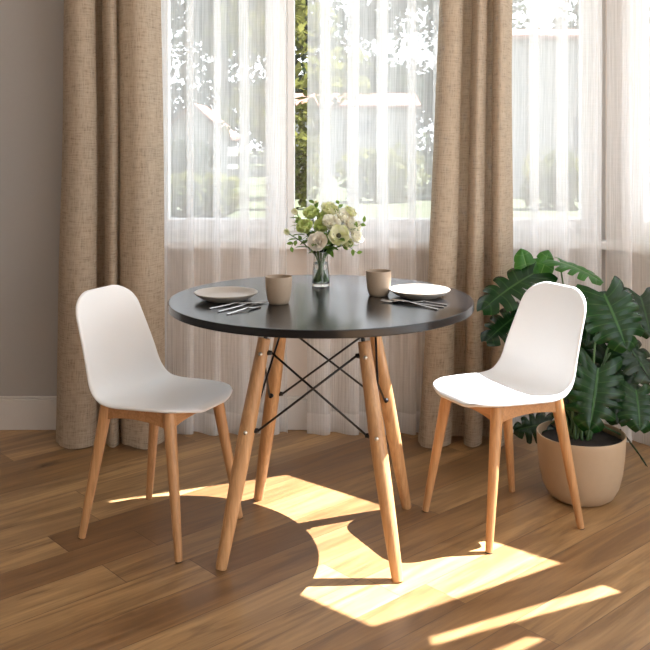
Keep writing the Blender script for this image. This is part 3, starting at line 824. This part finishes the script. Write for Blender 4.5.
place_leaf(A(550,424,3.12), A(515,430,3.13), (-.2,-.65,.7), 1.1, 8, 'leaf_d', .15, gapw=.5)
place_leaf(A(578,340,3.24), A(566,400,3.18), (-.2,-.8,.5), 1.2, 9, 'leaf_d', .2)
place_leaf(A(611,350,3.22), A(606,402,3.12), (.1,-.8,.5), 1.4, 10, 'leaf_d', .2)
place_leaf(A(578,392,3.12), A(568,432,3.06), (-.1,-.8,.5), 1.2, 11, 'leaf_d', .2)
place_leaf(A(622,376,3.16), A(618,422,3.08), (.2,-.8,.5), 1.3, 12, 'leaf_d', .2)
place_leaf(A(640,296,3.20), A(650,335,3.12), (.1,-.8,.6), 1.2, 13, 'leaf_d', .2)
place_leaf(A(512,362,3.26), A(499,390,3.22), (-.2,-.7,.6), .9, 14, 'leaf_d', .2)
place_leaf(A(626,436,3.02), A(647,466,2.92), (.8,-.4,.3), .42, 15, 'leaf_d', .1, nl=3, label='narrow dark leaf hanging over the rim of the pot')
place_leaf(A(529,276,3.29), A(522,250,3.32), (-.05,-.9,.35), 1.05, 16, 'leaf_l', -.1, nl=3, cutin=.85, gapw=.2)  # lobe of the left leaf, its backlit look put into the colour
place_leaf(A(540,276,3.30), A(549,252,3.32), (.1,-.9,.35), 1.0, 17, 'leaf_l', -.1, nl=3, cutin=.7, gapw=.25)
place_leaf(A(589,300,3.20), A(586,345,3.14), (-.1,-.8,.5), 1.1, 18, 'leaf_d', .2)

# ------------------------------------------------------------------ the garden outside
M['grass'] = plain('lawn_grass', (.06,.07,.03), .9, 3, .4, .3)
M['hw'] = plain('house_render', (.22,.215,.21), .8, 2, .05, .1)
M['roof'] = plain('red_roof_tiles', (.19,.08,.055), .8, 8, .2, .2)
M['bark'] = plain('tree_bark', (.10,.075,.05), .9, 6, .3, .4)
M['dark_glass'] = plain('house_window_glass', (.05,.06,.07), .15, 3, .1, .02)
def mat_foliage(name, a, b):
    m = MT(name); n = m.noise(m.coord('Object'), 1.3, 4, .7); c = m.mix(m.ramp(n, [(.3, 0.0), (.7, 1.0)]), a, b)
    d = m.n('ShaderNodeBsdfDiffuse', {0: c}); t = m.n('ShaderNodeBsdfTranslucent', {0: c})
    return m.done(m.n('ShaderNodeMixShader', {0: .45, 1: d.outputs[0], 2: t.outputs[0]}))
M['fol1'] = mat_foliage('green_foliage', (.03,.038,.024), (.07,.08,.045))
M['fol2'] = mat_foliage('yellow_green_foliage', (.05,.065,.015), (.20,.19,.055))
M['fol3'] = mat_foliage('dark_foliage', (.016,.026,.015), (.04,.055,.03))
bm = NB(); GZ = -.35
bx(bm, -60, 60, 6, 90, GZ-.2, GZ)
struct('lawn', bm, M['grass'], label='bright lawn outside the window', cat='lawn')
def leaves_bm(blobs, n, size, seed):
    rnd = random.Random(seed); bm = NB()
    for _ in range(n):
        c, r = rnd.choice(blobs); c = Vector(c)
        v = Vector((rnd.gauss(0,1), rnd.gauss(0,1), rnd.gauss(0,1))).normalized()*(rnd.random()**.45)
        p = c + Vector((v.x*r[0], v.y*r[1], v.z*r[2]))
        d = Vector((rnd.gauss(0,1), rnd.gauss(0,1), rnd.gauss(0,1))).normalized(); e = d.orthogonal().normalized(); e = Matrix.Rotation(rnd.uniform(0, 6.28), 3, d) @ e; f = d.cross(e); s = size*rnd.uniform(.6, 1.4)
        bm.faces.new([bm.verts.new(p + e*s), bm.verts.new(p + f*s*.5), bm.verts.new(p - e*s), bm.verts.new(p - f*s*.5)])
    return bm
def tree(name, label, x, y, h, w, mat, seed, n=1500, size=.22, low=.25, group='garden trees'):
    rnd = random.Random(seed)
    t = thing(name, label, 'tree', (x, y, GZ), 0, group)
    bm = NB(); tube(bm, [(0,0,-.05), (.05*h*rnd.uniform(-1,1), 0, h*.4), (0, .1, h*.8)], [h*.025, h*.018, h*.008], 10); obj('trunk', bm, M['bark'], t)
    blobs = []
    for k in range(9):
        z = h*(low + (1-low)*rnd.random()*.9); rr = w*(.35 + .35*(1-abs(z/h-.55)))
        blobs.append(((rnd.uniform(-.6,.6)*w, rnd.uniform(-.5,.5)*w, z), (rr, rr, rr*.7)))
    obj('foliage', leaves_bm(blobs, n, size, seed), M[mat], t, False)
tree('garden_tree', 'tall yellow green tree seen in the gap between the sheer curtains', -.75, 22, 7.5, 1.7, 'fol2', 1, 1600, .17)
tree('garden_tree', 'green tree beyond the left sheer curtain, left of the pale gable', -7.4, 30, 9.5, 2.2, 'fol1', 2, 1800, .26)
tree('garden_tree', 'dark tree rising behind the pale gabled house', -5.0, 48, 12, 3.2, 'fol3', 3, 2200, .32)
tree('garden_tree', 'green tree beyond the right sheer curtain above the red roof', 3.2, 46, 12, 2.6, 'fol3', 4, 2200, .30)
tree('garden_tree', 'dark tree partly hidden by the right tan curtain', 8.2, 52, 12.5, 2.8, 'fol3', 5, 1800, .32)
tree('garden_tree', 'green tree beyond the window by the bay corner', 12.6, 43, 12, 2.8, 'fol1', 6, 2000, .30)
tree('garden_tree', 'dark tree beyond the bay window', 20.5, 46, 13, 3.6, 'fol3', 7, 1600, .36)
tree('garden_tree', 'distant green tree between the pale gable and the window mullion', -.6, 60, 13.5, 3.0, 'fol1', 8, 1800, .36)
def shrub(label, x, y, h, w, mat, seed, n=700, size=.12):
    o = obj('garden_shrub', leaves_bm([((w*.35*k, 0, h*.5), (w*.5, w*.4, h*.55)) for k in (-1,0,1)], n, size, seed), M[mat], None, False)
    o.location = (x, y, GZ); tag(o, label, 'shrub', 'garden shrubs')
shrub('round yellow green shrub at the lawn edge in the curtain gap', -.62, 19, 1.6, .75, 'fol2', 21, 900, .10)
shrub('green shrub below the pale gabled house', -4.0, 24, 1.4, 1.4, 'fol1', 22)
shrub('wide yellow green shrub below the red roofed house', 1.3, 21, 1.25, 1.3, 'fol2', 23)
shrub('green shrub near the right edge of the middle window', 3.0, 22, 1.6, 1.2, 'fol1', 24)
shrub('pale green shrub low beyond the left window frame', -2.3, 17, .8, .9, 'fol2', 25)
shrub('pale green shrub below the window by the bay corner', 4.9, 19, 1.2, 1.0, 'fol2', 26)
def house(name, label, x, y, w, dpt, eave, ridge, along, wins):
    h = thing(name, label, 'house', (x, y, GZ))
    bm = NB(); bx(bm, -w/2, w/2, 0, dpt, 0, eave-GZ)
    r = ridge-GZ; e = eave-GZ
    if not along:                                   # gable towards us
        a = [bm.verts.new(p) for p in ((-w/2,0,e),(w/2,0,e),(0,0,r))]; b = [bm.verts.new(p) for p in ((-w/2,dpt,e),(w/2,dpt,e),(0,dpt,r))]
        bm.faces.new(a); bm.faces.new(b)
    obj('house_wall', bm, M['hw'], h, False)
    bm = NB(); o_ = .18; th = .10
    if not along:
        for s in (-1, 1):
            p = [Vector((0,-o_,r+.02)), Vector((s*(w/2+o_),-o_,e-.12)), Vector((s*(w/2+o_),dpt+o_,e-.12)), Vector((0,dpt+o_,r+.02))]
            lo = [bm.verts.new(q) for q in p]; hi = [bm.verts.new(q+Vector((0,0,th))) for q in p]
            bm.faces.new(hi); bm.faces.new(lo)
            for i in range(4): bm.faces.new((lo[i], lo[(i+1)%4], hi[(i+1)%4], hi[i]))
    else:
        for s in (0, 1):
            p = [Vector((-w/2-o_, dpt/2, r)), Vector((w/2+o_, dpt/2, r)), Vector((w/2+o_, -o_ if not s else dpt+o_, e)), Vector((-w/2-o_, -o_ if not s else dpt+o_, e))]
            lo = [bm.verts.new(q) for q in p]; hi = [bm.verts.new(q+Vector((0,0,th))) for q in p]
            bm.faces.new(hi); bm.faces.new(lo)
            for i in range(4): bm.faces.new((lo[i], lo[(i+1)%4], hi[(i+1)%4], hi[i]))
    obj('roof', bm, M['roof'], h, False)
    for (wx, wz, ww, wh) in wins:
        bm = NB(); bx(bm, wx-ww/2, wx+ww/2, -.03, .02, wz-wh/2-GZ, wz+wh/2-GZ); obj('house_window', bm, M['dark_glass'], h, False)
house('garden_house', 'small white gabled house with reddish roof beyond the left window', -5.2, 36, 2.7, 4, 1.1, 2.35, False, [(-.4, .5, .35, .5)])
house('garden_house', 'long low house with red roof beyond the middle window', 1.1, 34, 4.6, 4, 2.2, 2.75, True, [(-1.2, 1.5, .5, .5), (.4, 1.5, .5, .5)])
house('garden_house', 'large white house beyond the window by the bay corner', 7.2, 23, 5.2, 4, 3.6, 4.0, True, [(-.6, 1.2, .6, .9)])
blobs = []
rw = random.Random(77)
for k in range(46): blobs.append(((-42 + 84*k/45, rw.uniform(-2, 2), rw.uniform(3, 12)), (3.4, 2, 3.6)))
for k in range(46): blobs.append(((-42 + 84*k/45, rw.uniform(-2, 2), rw.uniform(.5, 5)), (3.4, 2, 3)))
wd = tag(obj('distant_trees', leaves_bm(blobs, 26000, .36, 78), M['fol3'], None, False), 'dense belt of distant trees closing off the garden', 'woodland', None, 'stuff'); wd.location = (6, 74, GZ)
# garden fence rails far off
bm = NB(); bx(bm, -4.2, 4.2, 0, .06, .25, .5); bx(bm, -4.2, 4.2, 0, .06, .65, .9)
for k in range(7): bx(bm, -4.2+1.4*k-.05, -4.2+1.4*k+.05, .06, .16, -.05, 1.0)
o = tag(obj('garden_fence', bm, M['hw'], None, False), 'white two rail fence across the garden beyond the left window', 'fence'); o.location = (-5.4, 28, GZ)

# ------------------------------------------------------------------ light
w = bpy.data.worlds.new('sky'); S.world = w; w.use_nodes = True; nt = w.node_tree; nt.nodes.clear()
out = nt.nodes.new('ShaderNodeOutputWorld'); bg = nt.nodes.new('ShaderNodeBackground')
tc = nt.nodes.new('ShaderNodeTexCoord'); sp_ = nt.nodes.new('ShaderNodeSeparateXYZ'); rp = nt.nodes.new('ShaderNodeValToRGB')
nt.links.new(tc.outputs['Generated'], sp_.inputs[0]); nt.links.new(sp_.outputs[2], rp.inputs[0])
e = rp.color_ramp.elements; e[0].position = 0; e[0].color = (.94,.965,1,1); e[1].position = .8; e[1].color = (.84,.91,1,1)
nt.links.new(rp.outputs[0], bg.inputs[0]); bg.inputs[1].default_value = 2.25; nt.links.new(bg.outputs[0], out.inputs[0])
sd = Vector((.66, .21, 1.0)).normalized()
sun = bpy.data.lights.new('sun', 'SUN'); sun.energy = 23; sun.angle = math.radians(.3); sun.color = (1, .985, 1.0)
so = bpy.data.objects.new('sun', sun); COL.objects.link(so); so.rotation_euler = sd.to_track_quat('Z', 'Y').to_euler(); so.location = sd*12

# ------------------------------------------------------------------ camera
cam = bpy.data.cameras.new('camera'); co = bpy.data.objects.new('camera', cam); COL.objects.link(co)
co.location = (0, 0, CH); co.rotation_euler = (PI/2, 0, 0)
cam.sensor_fit = 'HORIZONTAL'; cam.sensor_width = 36; cam.lens = 36*F/650; cam.shift_y = -(325-HY)/650; cam.clip_start = .05; cam.clip_end = 300
S.camera = co
vs = S.view_settings
vs.view_transform = 'Standard'; vs.look = 'None'; vs.gamma = 1; vs.exposure = .64
try: vs.use_curve_mapping = False
except Exception: pass
cy = S.cycles
cy.use_denoising = True
cy.max_bounces = 14; cy.diffuse_bounces = 8; cy.transparent_max_bounces = 32; cy.transmission_bounces = 10
cy.sample_clamp_indirect = 8
